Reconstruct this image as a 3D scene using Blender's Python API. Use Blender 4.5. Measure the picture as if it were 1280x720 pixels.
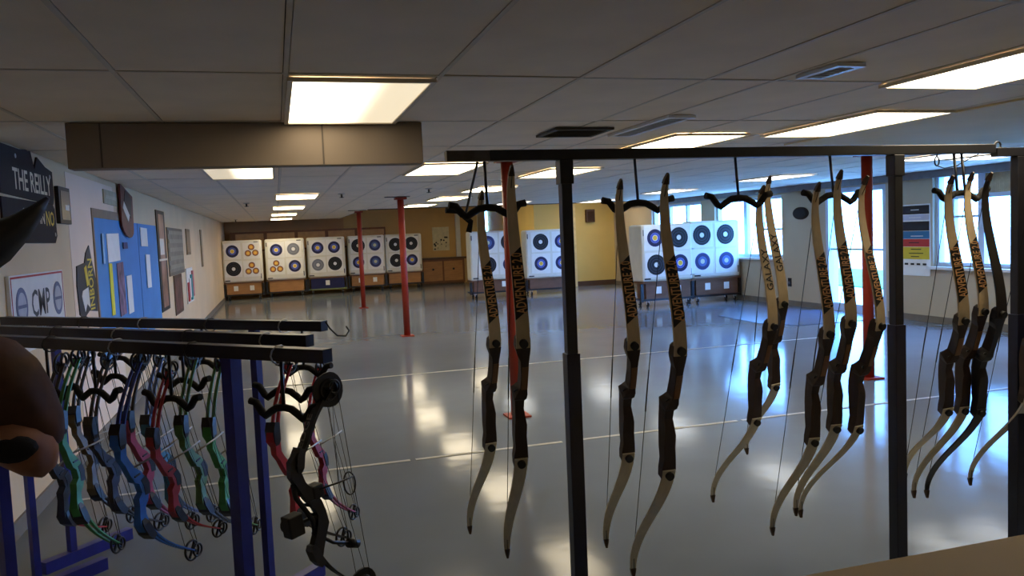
import bpy, math, random
from mathutils import Vector, Matrix, Euler
random.seed(7)
for o in list(bpy.data.objects): bpy.data.objects.remove(o)
SC = bpy.context.scene
COL = SC.collection

# ------------------------------------------------------------------ camera
FPX, CH = 1000.0, 1.6
def _c(x, y): return Vector((x-640, -(y-360), -FPX))
_dY = _c(345, 303).normalized()
_up = _c(1345, 261).cross(_dY).normalized()
_dX = _dY.cross(_up)
MW = Matrix((_dX, _dY, _up))                  # camera space -> world
cam_d = bpy.data.cameras.new('camera'); cam = bpy.data.objects.new('camera', cam_d)
COL.objects.link(cam)
cam_d.sensor_width = 36.0; cam_d.lens = 36.0*FPX/1280.0; cam_d.clip_start = 0.05; cam_d.clip_end = 300
cam.matrix_world = Matrix.Translation((0, 0, CH)) @ MW.to_4x4()
SC.camera = cam
# ------------------------------------------------------------------ world, exposure
wd = bpy.data.worlds.new('sky'); SC.world = wd; wd.use_nodes = True
bg = wd.node_tree.nodes['Background']
bg.inputs[0].default_value = (0.14, 0.40, 1.0, 1); bg.inputs[1].default_value = 16.0
SC.view_settings.view_transform = 'Standard'
SC.view_settings.look = 'None'
SC.view_settings.gamma = 1.0
SC.view_settings.use_curve_mapping = False
SC.view_settings.exposure = 0.78
LAMP = 6.8                                     # strength of the ceiling light diffusers

# ------------------------------------------------------------------ helpers
CW = Vector((0, 0, CH))
def ray(x, y): return MW @ _c(x, y)
def onX(x, y, v): r = ray(x, y); return CW + r*(v/r.x)
def onY(x, y, v): r = ray(x, y); return CW + r*(v/r.y)
def onZ(x, y, v): r = ray(x, y); return CW + r*((v-CH)/r.z)

_M = {}
def mat(name, col, rough=.6, metal=0., var=.12, scale=8., bump=0., coat=0., spec=.5, stretch=None):
    if name in _M: return _M[name]
    m = bpy.data.materials.new(name); m.use_nodes = True; nt = m.node_tree; N = nt.nodes; L = nt.links
    b = N['Principled BSDF']
    b.inputs['Roughness'].default_value = rough; b.inputs['Metallic'].default_value = metal
    b.inputs['Coat Weight'].default_value = coat; b.inputs['Specular IOR Level'].default_value = spec
    tc = N.new('ShaderNodeTexCoord'); nz = N.new('ShaderNodeTexNoise'); mp = N.new('ShaderNodeMapping')
    L.new(tc.outputs['Object'], mp.inputs[0]); L.new(mp.outputs[0], nz.inputs['Vector'])
    if stretch: mp.inputs['Scale'].default_value = stretch
    nz.inputs['Scale'].default_value = scale; nz.inputs['Detail'].default_value = 3
    rp = N.new('ShaderNodeValToRGB'); L.new(nz.outputs['Fac'], rp.inputs[0])
    rp.color_ramp.elements[0].position = .3; rp.color_ramp.elements[1].position = .7
    rp.color_ramp.elements[0].color = (*[c*(1-var) for c in col], 1)
    rp.color_ramp.elements[1].color = (*[min(1, c*(1+var)) for c in col], 1)
    L.new(rp.outputs[0], b.inputs['Base Color'])
    if bump:
        bp = N.new('ShaderNodeBump'); bp.inputs['Strength'].default_value = bump; bp.inputs['Distance'].default_value = .01
        L.new(nz.outputs['Fac'], bp.inputs['Height']); L.new(bp.outputs[0], b.inputs['Normal'])
    _M[name] = m; return m
def s(r, g, b):                                # display colour -> linear
    f = lambda c: (c/255/12.92) if c <= 10 else ((c/255+.055)/1.055)**2.4
    return (f(r), f(g), f(b))
def emit_mat(name, axis=None, lo=1., hi=1., flip=False, col=(1, .84, .58)):
    m = bpy.data.materials.new(name); m.use_nodes = True; nt = m.node_tree; N = nt.nodes; L = nt.links
    b = N['Principled BSDF']; b.inputs['Base Color'].default_value = (.8, .78, .7, 1); b.inputs['Roughness'].default_value = .4
    b.inputs['Emission Color'].default_value = (*col, 1)
    if axis is None: b.inputs['Emission Strength'].default_value = hi
    else:
        tc = N.new('ShaderNodeTexCoord'); sp = N.new('ShaderNodeSeparateXYZ'); mr = N.new('ShaderNodeMapRange')
        L.new(tc.outputs['Object'], sp.inputs[0]); L.new(sp.outputs[axis], mr.inputs[0])
        mr.interpolation_type = 'SMOOTHSTEP'
        mr.inputs[1].default_value = -.12; mr.inputs[2].default_value = .14
        mr.inputs[3].default_value = lo if flip else hi; mr.inputs[4].default_value = hi if flip else lo
        L.new(mr.outputs[0], b.inputs['Emission Strength'])
    return m
def ring_mat(name, stops):
    m = bpy.data.materials.new(name); m.use_nodes = True; nt = m.node_tree; N = nt.nodes; L = nt.links
    b = N['Principled BSDF']; b.inputs['Roughness'].default_value = .75
    tc = N.new('ShaderNodeTexCoord'); ln = N.new('ShaderNodeVectorMath'); ln.operation = 'LENGTH'
    L.new(tc.outputs['Object'], ln.inputs[0]); rp = N.new('ShaderNodeValToRGB'); rp.color_ramp.interpolation = 'CONSTANT'
    L.new(ln.outputs['Value'], rp.inputs[0]); cr = rp.color_ramp
    cr.elements[0].position = 0; cr.elements[0].color = (*stops[0][1], 1)
    cr.elements[1].position = stops[1][0]; cr.elements[1].color = (*stops[1][1], 1)
    for p, c in stops[2:]:
        e = cr.elements.new(p); e.color = (*c, 1)
    L.new(rp.outputs[0], b.inputs['Base Color']); return m

class MB:
    def __init__(self): self.v = []; self.f = []; self.sm = []
    def add(self, vs, fs, smooth=False):
        k = len(self.v); self.v += [tuple(p) for p in vs]
        self.f += [tuple(i+k for i in f) for f in fs]; self.sm += [smooth]*len(fs); return self
    def box(self, x0, x1, y0, y1, z0, z1):
        vs = [(x, y, z) for z in (z0, z1) for y in (y0, y1) for x in (x0, x1)]
        return self.add(vs, [(0, 2, 3, 1), (4, 5, 7, 6), (0, 1, 5, 4), (2, 6, 7, 3), (0, 4, 6, 2), (1, 3, 7, 5)])
    def loft(self, rings, cap=True, smooth=False, closed=False):
        n = len(rings[0]); vs = [p for r in rings for p in r]; fs = []
        m = len(rings)
        for i in range(m if closed else m-1):
            a, b = i*n, ((i+1) % m)*n
            for j in range(n):
                k = (j+1) % n; fs.append((a+j, a+k, b+k, b+j))
        self.add(vs, fs, smooth)
        if cap and not closed:
            k = len(self.v)-n*m
            self.f += [tuple(k+j for j in reversed(range(n))), tuple(k+(m-1)*n+j for j in range(n))]; self.sm += [False, False]
        return self
    def tube(self, pts, r, n=8, smooth=True, closed=False):
        pts = [Vector(p) for p in pts]; rings = []
        m = len(pts); ref = None
        for i, p in enumerate(pts):
            if closed: d = pts[(i+1) % m]-pts[i-1]
            else: d = pts[min(i+1, m-1)]-pts[max(i-1, 0)]
            d.normalize()
            if ref is None: ref = Vector((0, 0, 1)) if abs(d.z) < .9 else Vector((1, 0, 0))
            a = (ref - d*ref.dot(d)).normalized(); ref = a; b = d.cross(a)
            rr = r[i] if isinstance(r, (list, tuple)) else r
            rings.append([p + (a*math.cos(t) + b*math.sin(t))*rr for t in [2*math.pi*j/n for j in range(n)]])
        return self.loft(rings, smooth=smooth, closed=closed)
    def bar(self, p0, p1, w, h, ref=(0, 0, 1)):
        p0, p1 = Vector(p0), Vector(p1); d = (p1-p0).normalized(); ref = Vector(ref)
        if abs(d.dot(ref)) > .95: ref = Vector((0, 1, 0))
        b = (ref - d*ref.dot(d)).normalized(); a = d.cross(b)
        rg = lambda p: [p+a*x*w/2+b*y*h/2 for x, y in ((-1, -1), (1, -1), (1, 1), (-1, 1))]
        return self.loft([rg(p0), rg(p1)])
    def ribbon(self, st):
        # st: (center u, v, width y0, y1, thickness) in the x-z plane, lofted as rectangles
        rings = []
        for i, (u, v, y0, y1, t) in enumerate(st):
            a = st[max(i-1, 0)]; b = st[min(i+1, len(st)-1)]
            d = Vector((b[0]-a[0], 0, b[1]-a[1])).normalized(); nrm = Vector((d.z, 0, -d.x))
            c = Vector((u, 0, v))
            rings.append([c+nrm*t/2+Vector((0, y0, 0)), c+nrm*t/2+Vector((0, y1, 0)), c-nrm*t/2+Vector((0, y1, 0)), c-nrm*t/2+Vector((0, y0, 0))])
        return self.loft(rings)
    def prism(self, poly, fn, d):
        a = [Vector(fn(*p)) for p in poly]; d = Vector(d); n = len(a)
        self.add(a+[p+d for p in a], [tuple(reversed(range(n))), tuple(range(n, 2*n))]+[(i, (i+1) % n, (i+1) % n+n, i+n) for i in range(n)])
        return self
    def lathe(self, prof, n=16, smooth=True, c=(0, 0, 0)):
        rings = [[(c[0]+r*math.cos(2*math.pi*j/n), c[1]+r*math.sin(2*math.pi*j/n), c[2]+z) for j in range(n)] for r, z in prof]
        return self.loft(rings, smooth=smooth)
    def mesh(self, name):
        me = bpy.data.meshes.new(name); me.from_pydata(self.v, [], self.f); me.polygons.foreach_set('use_smooth', self.sm)
        me.update(); return me
def link(name, data, m=None, parent=None):
    o = bpy.data.objects.new(name, data); COL.objects.link(o)
    if m is not None and data is not None and not data.materials: data.materials.append(m)
    if parent is not None: o.parent = parent
    return o
def obj(name, mb, m, parent=None, bevel=0.):
    o = link(name, mb.mesh(name), m, parent)
    import bmesh
    bm = bmesh.new(); bm.from_mesh(o.data); bmesh.ops.recalc_face_normals(bm, faces=bm.faces); bm.to_mesh(o.data); bm.free()
    if bevel:
        md = o.modifiers.new('bevel', 'BEVEL'); md.width = bevel; md.segments = 2; md.limit_method = 'ANGLE'
    return o
def tag(o, label, cat, group=None):
    o['label'] = label; o['category'] = cat
    if group: o['group'] = group
    return o
def struct(o): o['kind'] = 'structure'; return o
def thing(name, label, cat, loc=(0, 0, 0), rot=(0, 0, 0), group=None, scale=1.):
    o = bpy.data.objects.new(name, None); COL.objects.link(o); o.location = loc; o.rotation_euler = rot; o.scale = (scale,)*3
    o.empty_display_size = .05
    return tag(o, label, cat, group)
_T = {}
def text2d(st, bold=0.):
    """flat outline of a string: unit height, starting at x=0"""
    if (st, bold) in _T: return _T[(st, bold)]
    cu = bpy.data.curves.new('t', 'FONT'); cu.body = st; cu.resolution_u = 2; cu.size = 1.4; cu.offset = bold
    o = bpy.data.objects.new('t', cu); COL.objects.link(o)
    dg = bpy.context.evaluated_depsgraph_get(); e = o.evaluated_get(dg); me = e.to_mesh()
    vs = [(v.co.x, v.co.y) for v in me.vertices]; fs = [tuple(p.vertices) for p in me.polygons]
    e.to_mesh_clear(); bpy.data.objects.remove(o); bpy.data.curves.remove(cu)
    x0 = min(v[0] for v in vs); w = max(v[0] for v in vs)-x0
    _T[(st, bold)] = ([(x-x0, y) for x, y in vs], fs, w); return _T[(st, bold)]
def lettering(name, st, fn, m, parent, width, height, bold=0.02):
    """fn(s,t) maps s in 0..width, t in 0..height to a point"""
    vs, fs, w = text2d(st, bold)
    mb = MB(); mb.add([fn(x/w*width, y*height) for x, y in vs], fs)
    return link(name, mb.mesh(name), m, parent)
for t in ('ADVENTURE 2.0', 'GALAXY', 'EDGE', 'THE REILLY', 'OUR DIN', 'NO', 'CMP', 'AFFILIATED', 'INBORN'): text2d(t, .02)

# ------------------------------------------------------------------ materials
m_ceil = mat('ceiling_tile', s(238, 222, 200), .95, var=.05, scale=3., bump=.15)
m_grid = mat('ceiling_grid', s(214, 202, 184), .6, var=.05)
m_plen = mat('plenum_dark', s(22, 20, 19), .95)
m_duct = mat('duct_board', s(140, 126, 112), .9, var=.05, scale=2.)
m_soff = mat('soffit_cream', s(226, 206, 160), .85, var=.05, scale=2.)
m_wl = mat('wall_cream', s(222, 196, 156), .85, var=.05, scale=1.5)
m_wr = mat('wall_pale', s(190, 174, 146), .85, var=.05, scale=1.5)
m_white_paint = mat('wall_white_paint', s(238, 214, 190), .8, var=.04, scale=2.)
m_brownwall = mat('wall_brown', s(196, 146, 92), .8, var=.1, scale=1.5)
m_tan = mat('wall_tan', s(214, 172, 104), .8, var=.06, scale=1.5)
m_yellow = mat('wall_yellow', s(222, 190, 108), .8, var=.05, scale=1.5)
m_base = mat('baseboard', s(120, 112, 100), .6)
m_brown_trim = mat('trim_brown', s(84, 58, 36), .6)
m_blackm = mat('black_metal', s(24, 24, 30), .38, .0, var=.25, scale=20., spec=.6)
m_navy = mat('dark_navy_metal', s(20, 22, 44), .3, var=.2, scale=20.)
m_foam = mat('black_foam', s(20, 18, 20), .9, var=.3, scale=60., bump=.4)
m_blue = mat('blue_paint', s(40, 44, 128), .4, var=.15, scale=12.)
m_red = mat('red_paint', s(150, 42, 14), .55, var=.12, scale=6.)
m_limb = mat('maple_limb', s(206, 184, 146), .5, var=.1, scale=6., stretch=(8, 8, .7))
m_limb2 = mat('maple_limb_pale', s(200, 188, 162), .5, var=.1, scale=6., stretch=(8, 8, .7))
m_limbdk = mat('black_limb', s(32, 28, 26), .4, var=.2)
m_tip = mat('brown_tip', s(70, 48, 30), .5)
m_riser = mat('dark_walnut', s(48, 29, 20), .55, var=.35, scale=7., stretch=(6, 6, .8))
m_riser2 = mat('riser_stripe', s(120, 84, 50), .5, var=.2, scale=8.)
m_black = mat('black', s(14, 13, 14), .5)
m_orange = mat('lettering_orange', s(226, 172, 112), .6)
m_string = mat('bowstring', s(24, 23, 24), .7)
m_white = mat('white', s(225, 222, 214), .6, var=.04)
m_foamw = mat('target_foam', s(226, 222, 206), .8, var=.05, scale=4.)
m_paper = mat('paper', s(238, 236, 228), .8, var=.03)
m_ply = mat('plywood', s(172, 122, 70), .65, var=.15, scale=3., stretch=(1, 1, 6))
m_plydark = mat('plywood_dark', s(112, 78, 56), .65, var=.15, scale=3., stretch=(1, 1, 6))
m_rubber = mat('rubber', s(18, 18, 18), .7)
m_steel = mat('steel', s(170, 170, 170), .35, .9)
m_frame = mat('window_frame', s(190, 205, 222), .5, var=.04)

# ------------------------------------------------------------------ floor
def floor_mat():
    m = bpy.data.materials.new('epoxy_floor'); m.use_nodes = True; nt = m.node_tree; N = nt.nodes; L = nt.links
    b = N['Principled BSDF']; tc = N.new('ShaderNodeTexCoord')
    n1 = N.new('ShaderNodeTexNoise'); n1.inputs['Scale'].default_value = .7; n1.inputs['Detail'].default_value = 5
    n2 = N.new('ShaderNodeTexNoise'); n2.inputs['Scale'].default_value = 5.; n2.inputs['Detail'].default_value = 2
    L.new(tc.outputs['Object'], n1.inputs['Vector']); L.new(tc.outputs['Object'], n2.inputs['Vector'])
    rp = N.new('ShaderNodeValToRGB'); L.new(n1.outputs['Fac'], rp.inputs[0])
    rp.color_ramp.elements[0].position = .3; rp.color_ramp.elements[1].position = .7
    rp.color_ramp.elements[0].color = (*s(108, 115, 122), 1); rp.color_ramp.elements[1].color = (*s(119, 127, 135), 1)
    L.new(rp.outputs[0], b.inputs['Base Color'])
    b.inputs['Roughness'].default_value = .11; b.inputs['Specular IOR Level'].default_value = .06
    bp = N.new('ShaderNodeBump'); bp.inputs['Strength'].default_value = .05; bp.inputs['Distance'].default_value = .02
    L.new(n2.outputs['Fac'], bp.inputs['Height']); L.new(bp.outputs[0], b.inputs['Normal'])
    return m
struct(obj('floor', MB().box(-1.7, 9.45, -2.5, 26.6, -.1, 0), floor_mat()))
m_tape = mat('floor_tape', s(172, 172, 164), .5, var=.1)
tag(obj('floor_line', MB().box(-1.3, 7.0, 9.18, 9.225, .001, .003), m_tape), 'white line across the floor farther from the racks', 'floor line')
ln = MB()
for a, b in ((-1.3, .02), (.06, .83), (.87, 1.99), (2.03, 3.5), (3.54, 6.6)): ln.box(a, b, 5.62, 5.66, .001, .003)
tag(obj('floor_line', ln, m_tape), 'white broken line across the floor nearer to the racks', 'floor line')
mt = MB(); pl = [(7.55, 10.4), (9.1, 10.4), (9.1, 13.3), (8.2, 13.45), (7.3, 12.3), (7.25, 11.0)]
mt.prism(pl, lambda x, y: (x, y, .001), (0, 0, .006))
tag(obj('floor_mat', mt, mat('mat_blue_grey', s(84, 94, 114), .25)), 'dull blue grey mat on the floor before the glass door', 'mat')

# ------------------------------------------------------------------ ceiling
ZC = 2.25; DX, DY = .612, 1.275
ceil = struct(obj('ceiling', MB().box(-1.7, 9.45, -2.5, 18.1, ZC+.03, ZC+.2).box(-1.7, 2.0, 18.1, 26.6, ZC+.03, ZC+.2).box(2.0, 9.45, 18.1, 26.6, 2.62, 2.7).box(2.0, 2.02, 18.12, 26.6, ZC+.03, 2.62).box(2.0, 9.45, 18.1, 18.12, ZC, 2.62), m_plen))
xl = [-1.5]+[.075+DX*k for k in range(-2, 4)]+[2.26+DX*k for k in range(0, 12)]
xl = [x for x in xl if x < 9.3]+[9.3]
yl = [3.265+DY*k for k in range(-4, 18)]
tile_me = {}
far = MB(); grid = MB()
for i in range(len(xl)-1):
    for j in range(len(yl)-1):
        x0, x1, y0, y1 = xl[i], xl[i+1], yl[j], yl[j+1]
        if y0 > 17.9 and x0 > 1.9: continue
        g = .012
        w = round(x1-x0-2*g, 3)
        if y1 > 9.7:
            far.box(x0+g, x1-g, y0+g, y1-g, ZC, ZC+.015); continue
        if w not in tile_me:
            me = MB().box(-w/2, w/2, -DY/2+g, DY/2-g, 0, .015).mesh('ceiling_tile'); me.materials.append(m_ceil); tile_me[w] = me
        t = link('ceiling_tile', tile_me[w], None, ceil)
        t.location = ((x0+x1)/2, (y0+y1)/2, ZC+random.uniform(0, .003)); t.rotation_euler = (random.uniform(-.0025, .0025), random.uniform(-.003, .003), 0)
for x in xl[1:-1]: grid.box(x-.009, x+.009, -1.8, 18.1 if x > 2 else 25.6, ZC-.001, ZC+.004)
for y in yl: grid.box(-1.5, 9.3 if y < 18 else 2.0, y-.009, y+.009, ZC-.001, ZC+.004)
f_ = obj('far_ceiling_tiles', far, m_ceil, ceil); f_['kind'] = 'stuff'
obj('ceiling_grid', grid, m_grid, ceil)
obj('raised_ceiling_panel', MB().box(2.02, 9.3, 18.12, 26.4, 2.6, 2.62), m_ceil, ceil)
obj('ceiling_edge', MB().box(2.0, 9.3, 18.085, 18.1, ZC-.02, ZC+.03), m_brown_trim, ceil)
# hanging ducts
d = tag(obj('duct_box', MB().box(-.99, .835, 4.56, 4.68, 2.015, ZC-.003), m_duct, None, .004), 'boxed brown beam hanging below the ceiling behind the nearest light', 'beam')
for x in (-.83, .28): obj('seam', MB().box(x-.004, x+.004, 4.556, 4.56, 2.02, ZC-.006), mat('seam_dark', s(92, 84, 76), .9), d)
obj('plaster_panel', MB().box(4.17, 9.3, -1.8, 5.9, ZC-.012, ZC-.001), m_soff, ceil)

# ------------------------------------------------------------------ walls
wl = struct(obj('wall_left', MB().box(-1.7, -1.5, -2.5, 26.6, 0, 2.7), m_wl))
obj('painted_patch', MB().box(-1.5, -1.497, 6.78, 8.6, .1, 2.2), m_white_paint, wl)
struct(obj('baseboard_left', MB().box(-1.5, -1.485, -2.5, 25.6, 0, .1), m_base))
struct(obj('wall_back', MB().box(-1.7, 6.8, 26.2, 26.4, 0, 2.7), m_tan))
struct(obj('trim_1', MB().box(-1.5, 2.1, 26.1, 26.2, 1.4, 2.28), m_brownwall))
wbr = struct(obj('wall_back_right', MB().box(6.9, 9.3, 21.2, 21.4, 0, 2.7).box(6.9, 7.0, 21.4, 26.3, 0, 2.7), m_yellow))
obj('corner_strip', MB().box(8.05, 8.12, 21.17, 21.2, 0, 2.6), mat('corner_strip_yellow', s(232, 206, 140), .8), wbr)
struct(obj('baseboard_back', MB().box(6.9, 9.3, 21.185, 21.2, 0, .14), m_brown_trim))
struct(obj('trim_2', MB().box(5.75, 5.9, 26.1, 26.2, 0, 2.6), m_white))
# right wall with openings
W = {'A': (16.3, 18.8, .92, 2.12), 'B': (13.27, 15.72, .89, 2.1), 'D': (10.55, 12.0, 0, 2.12), 'C': (6.3, 9.6, .84, 2.2)}
rw = MB(); xs0, xs1 = 9.3, 9.5
ys = sorted([(v[0], v[1], v[2], v[3]) for v in W.values()])
cur = -2.5
for (a, b, z0, z1) in ys:
    rw.box(xs0, xs1, cur, a, 0, 2.7)
    if z0 > 0: rw.box(xs0, xs1, a, b, 0, z0)
    rw.box(xs0, xs1, a, b, z1, 2.7); cur = b
rw.box(xs0, xs1, cur, 26.6, 0, 2.7)
struct(obj('wall_right', rw, m_wr))
bb = MB()
for a, b in ((-2.5, 10.5), (12.05, 21.2)): bb.box(9.285, 9.3, a, b, 0, .1)
struct(obj('baseboard_right', bb, m_base))
struct(obj('wall_near_end', MB().box(-1.7, 9.45, -2.6, -2.5, 0, 2.7), m_wl))
struct(obj('trim_3', MB().box(9.24, 9.3, 5.9, 20.9, 2.14, 2.249), mat('header_grey', s(120, 116, 116), .7)))
def glass():
    m = bpy.data.materials.new('pane_glass'); m.use_nodes = True; nt = m.node_tree; N = nt.nodes; L = nt.links
    o = N['Material Output']; N.remove(N['Principled BSDF'])
    a = N.new('ShaderNodeBsdfTransparent'); a.inputs[0].default_value = (.94, .97, 1, 1); g = N.new('ShaderNodeBsdfGlossy'); g.inputs['Roughness'].default_value = .02
    x = N.new('ShaderNodeMixShader'); x.inputs[0].default_value = .07
    L.new(a.outputs[0], x.inputs[1]); L.new(g.outputs[0], x.inputs[2]); L.new(x.outputs[0], o.inputs[0]); return m
m_glass = glass()
def window(n, key, mull, hbars):
    a, b, z0, z1 = W[key]
    w = struct(bpy.data.objects.new('window_%d' % n, None)); COL.objects.link(w); w.location = (9.4, (a+b)/2, z0)
    def put(name, mb, m):
        o = obj(name, mb, m, w); o.matrix_parent_inverse = Matrix.Translation(-w.location); return o
    t = .06
    put('window_frame', MB().box(9.36, 9.46, a, a+t, z0, z1).box(9.36, 9.46, b-t, b, z0, z1).box(9.36, 9.46, a+t, b-t, z0, z0+t).box(9.36, 9.46, a+t, b-t, z1-t, z1), m_frame)
    for y, wd_ in mull: put('mullion', MB().box(9.37, 9.45, y-wd_/2, y+wd_/2, z0+t, z1-t), m_frame)
    for (y0, y1, z, h) in hbars: put('glazing_bar', MB().box(9.38, 9.44, y0, y1, z-h/2, z+h/2), m_frame)
    ed = [a+t]+sorted(y for y, _ in mull)+[b-t]
    for y0, y1 in zip(ed[:-1], ed[1:]): put('pane', MB().box(9.405, 9.411, y0, y1, z0+t, z1-t), m_glass)
    put('window_sill', MB().box(9.22, 9.36, a-.05, b+.05, z0-.04, z0), m_white)
    return w, put
window(1, 'A', [(17.1, .07), (17.95, .07)], [(16.36, 18.74, 1.5, .04)])
window(2, 'B', [(14.62, .12), (14.1, .06)], [(13.33, 14.1, 1.45, .035)])
wC, putC = window(3, 'C', [(9.32, .08), (8.82, .1), (7.6, .08)], [(6.36, 9.54, 1.84, .06), (8.87, 9.28, 1.56, .035)])
m_blind = mat('blind_beige', s(196, 178, 150), .9, var=.15, scale=14.)
_n = m_blind.node_tree; _tr = _n.nodes.new('ShaderNodeBsdfTranslucent'); _tr.inputs[0].default_value = (*s(150, 120, 84), 1); _mx = _n.nodes.new('ShaderNodeMixShader'); _mx.inputs[0].default_value = .35
_n.links.new(_n.nodes['Principled BSDF'].outputs[0], _mx.inputs[1]); _n.links.new(_tr.outputs[0], _mx.inputs[2]); _n.links.new(_mx.outputs[0], _n.nodes['Material Output'].inputs[0])
for k in range(17):
    y = 7.7+k*.065
    putC('blind_slat', MB().box(9.39, 9.398, y, y+.063, 1.87, 2.14), m_blind)
# glass door
dr = struct(bpy.data.objects.new('door_1', None)); COL.objects.link(dr); dr.location = (9.4, 11.27, 0)
def putD(name, mb, m):
    o = obj(name, mb, m, dr); o.matrix_parent_inverse = Matrix.Translation(-dr.location); return o
putD('door_frame', MB().box(9.3, 9.5, 10.55, 10.62, 0, 2.12).box(9.3, 9.5, 11.93, 12.0, 0, 2.12).box(9.3, 9.5, 10.62, 11.93, 2.04, 2.12), m_frame)
putD('door_stile', MB().box(9.36, 9.42, 11.02, 11.14, 0, 2.04), m_frame)
putD('push_bar', MB().box(9.34, 9.37, 10.62, 11.93, 1.06, 1.09), m_steel)
putD('threshold_rail', MB().box(9.36, 9.42, 10.62, 11.93, 0, .14), m_frame)
for y0, y1 in ((10.62, 11.02), (11.14, 11.93)): putD('pane', MB().box(9.39, 9.396, y0, y1, .14, 2.04), m_glass)
# outdoors
struct(obj('ground_outside', MB().box(9.5, 80, -40, 70, -.25, -.1), mat('concrete_outside', s(205, 204, 200), .9)))
struct(obj('lawn_outside', MB().box(13.6, 18.2, -10, 60, -.1, -.06), mat('lawn', s(92, 140, 84), .95, var=.2, scale=4.)))
# near half wall, lower right
m_hw = mat('half_wall_beige', s(192, 170, 136), .85, var=.05, scale=2.)
hw = struct(obj('wall_front', MB().box(.55, 4.2, 1.02, 1.3, 0, .86), m_hw))
obj('wall_cap', MB().box(.52, 4.2, .96, 1.325, .86, .9), m_hw, hw, .006)

# ------------------------------------------------------------------ ceiling lights
E_full = emit_mat('diffuser_lit', None, hi=LAMP)
E_left = emit_mat('diffuser_left_lit', 'X', lo=LAMP*.075, hi=LAMP*.45)
E_right = emit_mat('diffuser_right_lit', 'X', lo=LAMP*.05, hi=LAMP*.5, flip=True)
E_cool = emit_mat('diffuser_cool', None, hi=LAMP*.55, col=(.95, .95, .92))
lw, ll = .30, .61
fr_me = MB()
for a in (-1, 1):
    fr_me.box(min(a*lw, a*(lw-.022)), max(a*lw, a*(lw-.022)), -ll, ll, -.016, 0)
    fr_me.box(-lw+.022, lw-.022, min(a*ll, a*(ll-.022)), max(a*ll, a*(ll-.022)), -.016, 0)
fr_me = fr_me.mesh('lamp_frame'); fr_me.materials.append(m_grid)
def lamp(x, y, label, E=E_full, z=ZC):
    t = thing('ceiling_light', label, 'light', (x, y, z-.002), group='ceiling light panels')
    link('lamp_frame', fr_me, None, t)
    me = MB().box(-lw+.022, lw-.022, -ll+.022, ll-.022, -.010, -.002).mesh('diffuser'); link('diffuser', me, E, t)
lamp(.38, 3.92, 'large ceiling light nearest the camera, brighter at its left half', E_left)
lamp(-.27, 7.75, 'ceiling light just below the brown boxed beam, brighter at its right half', E_right)
for k, (x, y) in enumerate([(.32, 11.95), (.27, 15.8), (.22, 19.6), (.18, 23.3)]):
    lamp(x, y, ['first', 'second', 'third', 'last'][k]+' of the four ceiling lights receding above the left targets, counted from the camera')
lamp(1.6, 7.72, 'ceiling light at the left end of the black recurve rack bar')
lamp(3.2, 2.72, 'long bright ceiling light at the upper right edge of the picture')
lamp(3.83, 4.68, 'ceiling light beside the cream boxed beam, above the rack')
lamp(3.05, 5.75, 'ceiling light right above the middle of the rack bar')
lamp(3.07, 8.5, 'ceiling light seen under the rack bar beside the left black post')
lamp(3.0, 11.3, 'ceiling light behind the orange red post under the rack bar')
lamp(2.95, 13.9, 'third ceiling light beyond the rack bar, over the middle of the room')
lamp(2.9, 16.6, 'small far ceiling light left of the two recurve bows at the rack end')
for x, y, l in [(7.15, 7.1, 'ceiling light seen under the right end of the rack bar'), (7.1, 10.3, 'thin bright ceiling light above the two bows lettered with a galaxy name'),
                (7.1, 13.6, 'thin bright ceiling light above the right pair of targets'), (7.2, 17.3, 'thin ceiling light right of the left black rack post'), (5.0, 16.9, 'thin far ceiling light over the middle pair of targets'), (7.95, 7.1, 'ceiling light seen above the all black recurve bow')]: lamp(x, y, l, E_cool)
lamp(3.4, 21.6, 'ceiling light high behind the ceiling edge above the fourth back target', z=2.6)
lamp(5.4, 21.6, 'ceiling light high behind the ceiling edge above the low cabinet', z=2.6)
lamp(8.2, 19.6, 'ceiling light high before the yellow wall', z=2.6)
# vents and small fittings
m_vent = mat('vent_grey', s(110, 104, 98), .6)
def vent(x, y, w, l, label, m, n=6, rec=None):
    t = thing('ceiling_vent', label, 'vent', (x, y, ZC-.002))
    obj('vent_frame', MB().box(-w, w, -l, -l+.03, -.015, 0).box(-w, w, l-.03, l, -.015, 0).box(-w, -w+.03, -l+.03, l-.03, -.015, 0).box(w-.03, w, -l+.03, l-.03, -.015, 0), m, t)
    obj('vent_recess', MB().box(-w+.03, w-.03, -l+.03, l-.03, -.003, 0), rec or m_plen, t)
    for k in range(n):
        yy = -l+.06+(2*l-.12)*k/(n-1)
        o = obj('slat', MB().box(-w+.03, w-.03, -.014, .014, -.002, .002), m, t); o.location = (0, yy, -.009); o.rotation_euler = (.5, 0, 0)
vent(1.93, 5.0, .2, .2, 'dark square ceiling vent above the left part of the rack bar', mat('vent_dark', s(70, 64, 58), .7))
vent(2.34, 4.74, .09, .45, 'long pale slotted vent in the ceiling above the rack bar', mat('vent_pale', s(225, 226, 230), .4), 12, mat('vent_recess_grey', s(150, 150, 154), .6))
vent(2.35, 2.99, .07, .14, 'small white slotted vent in the near ceiling', mat('vent_white', s(215, 215, 215), .4), 5)
def sprinkler(x, y, label):
    t = thing('sprinkler_head', label, 'sprinkler', (x, y, ZC-.001))
    obj('escutcheon', MB().lathe([(.05, 0), (.05, -.006), (.02, -.012)], 12), m_steel, t)
    obj('deflector', MB().lathe([(.012, -.012), (.012, -.05), (.035, -.052), (.035, -.056), (.004, -.06)], 12), m_blackm, t)
sprinkler(.93, 11.6, 'dark sprinkler head right of the second light in the left row')
sprinkler(-.42, 13.6, 'pale sprinkler head in the ceiling left of the light row')
sprinkler(2.05, 10.9, 'dark sprinkler head near the red posts')
sprinkler(-1.0, 22.6, 'pale sprinkler head above the leftmost target')
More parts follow.
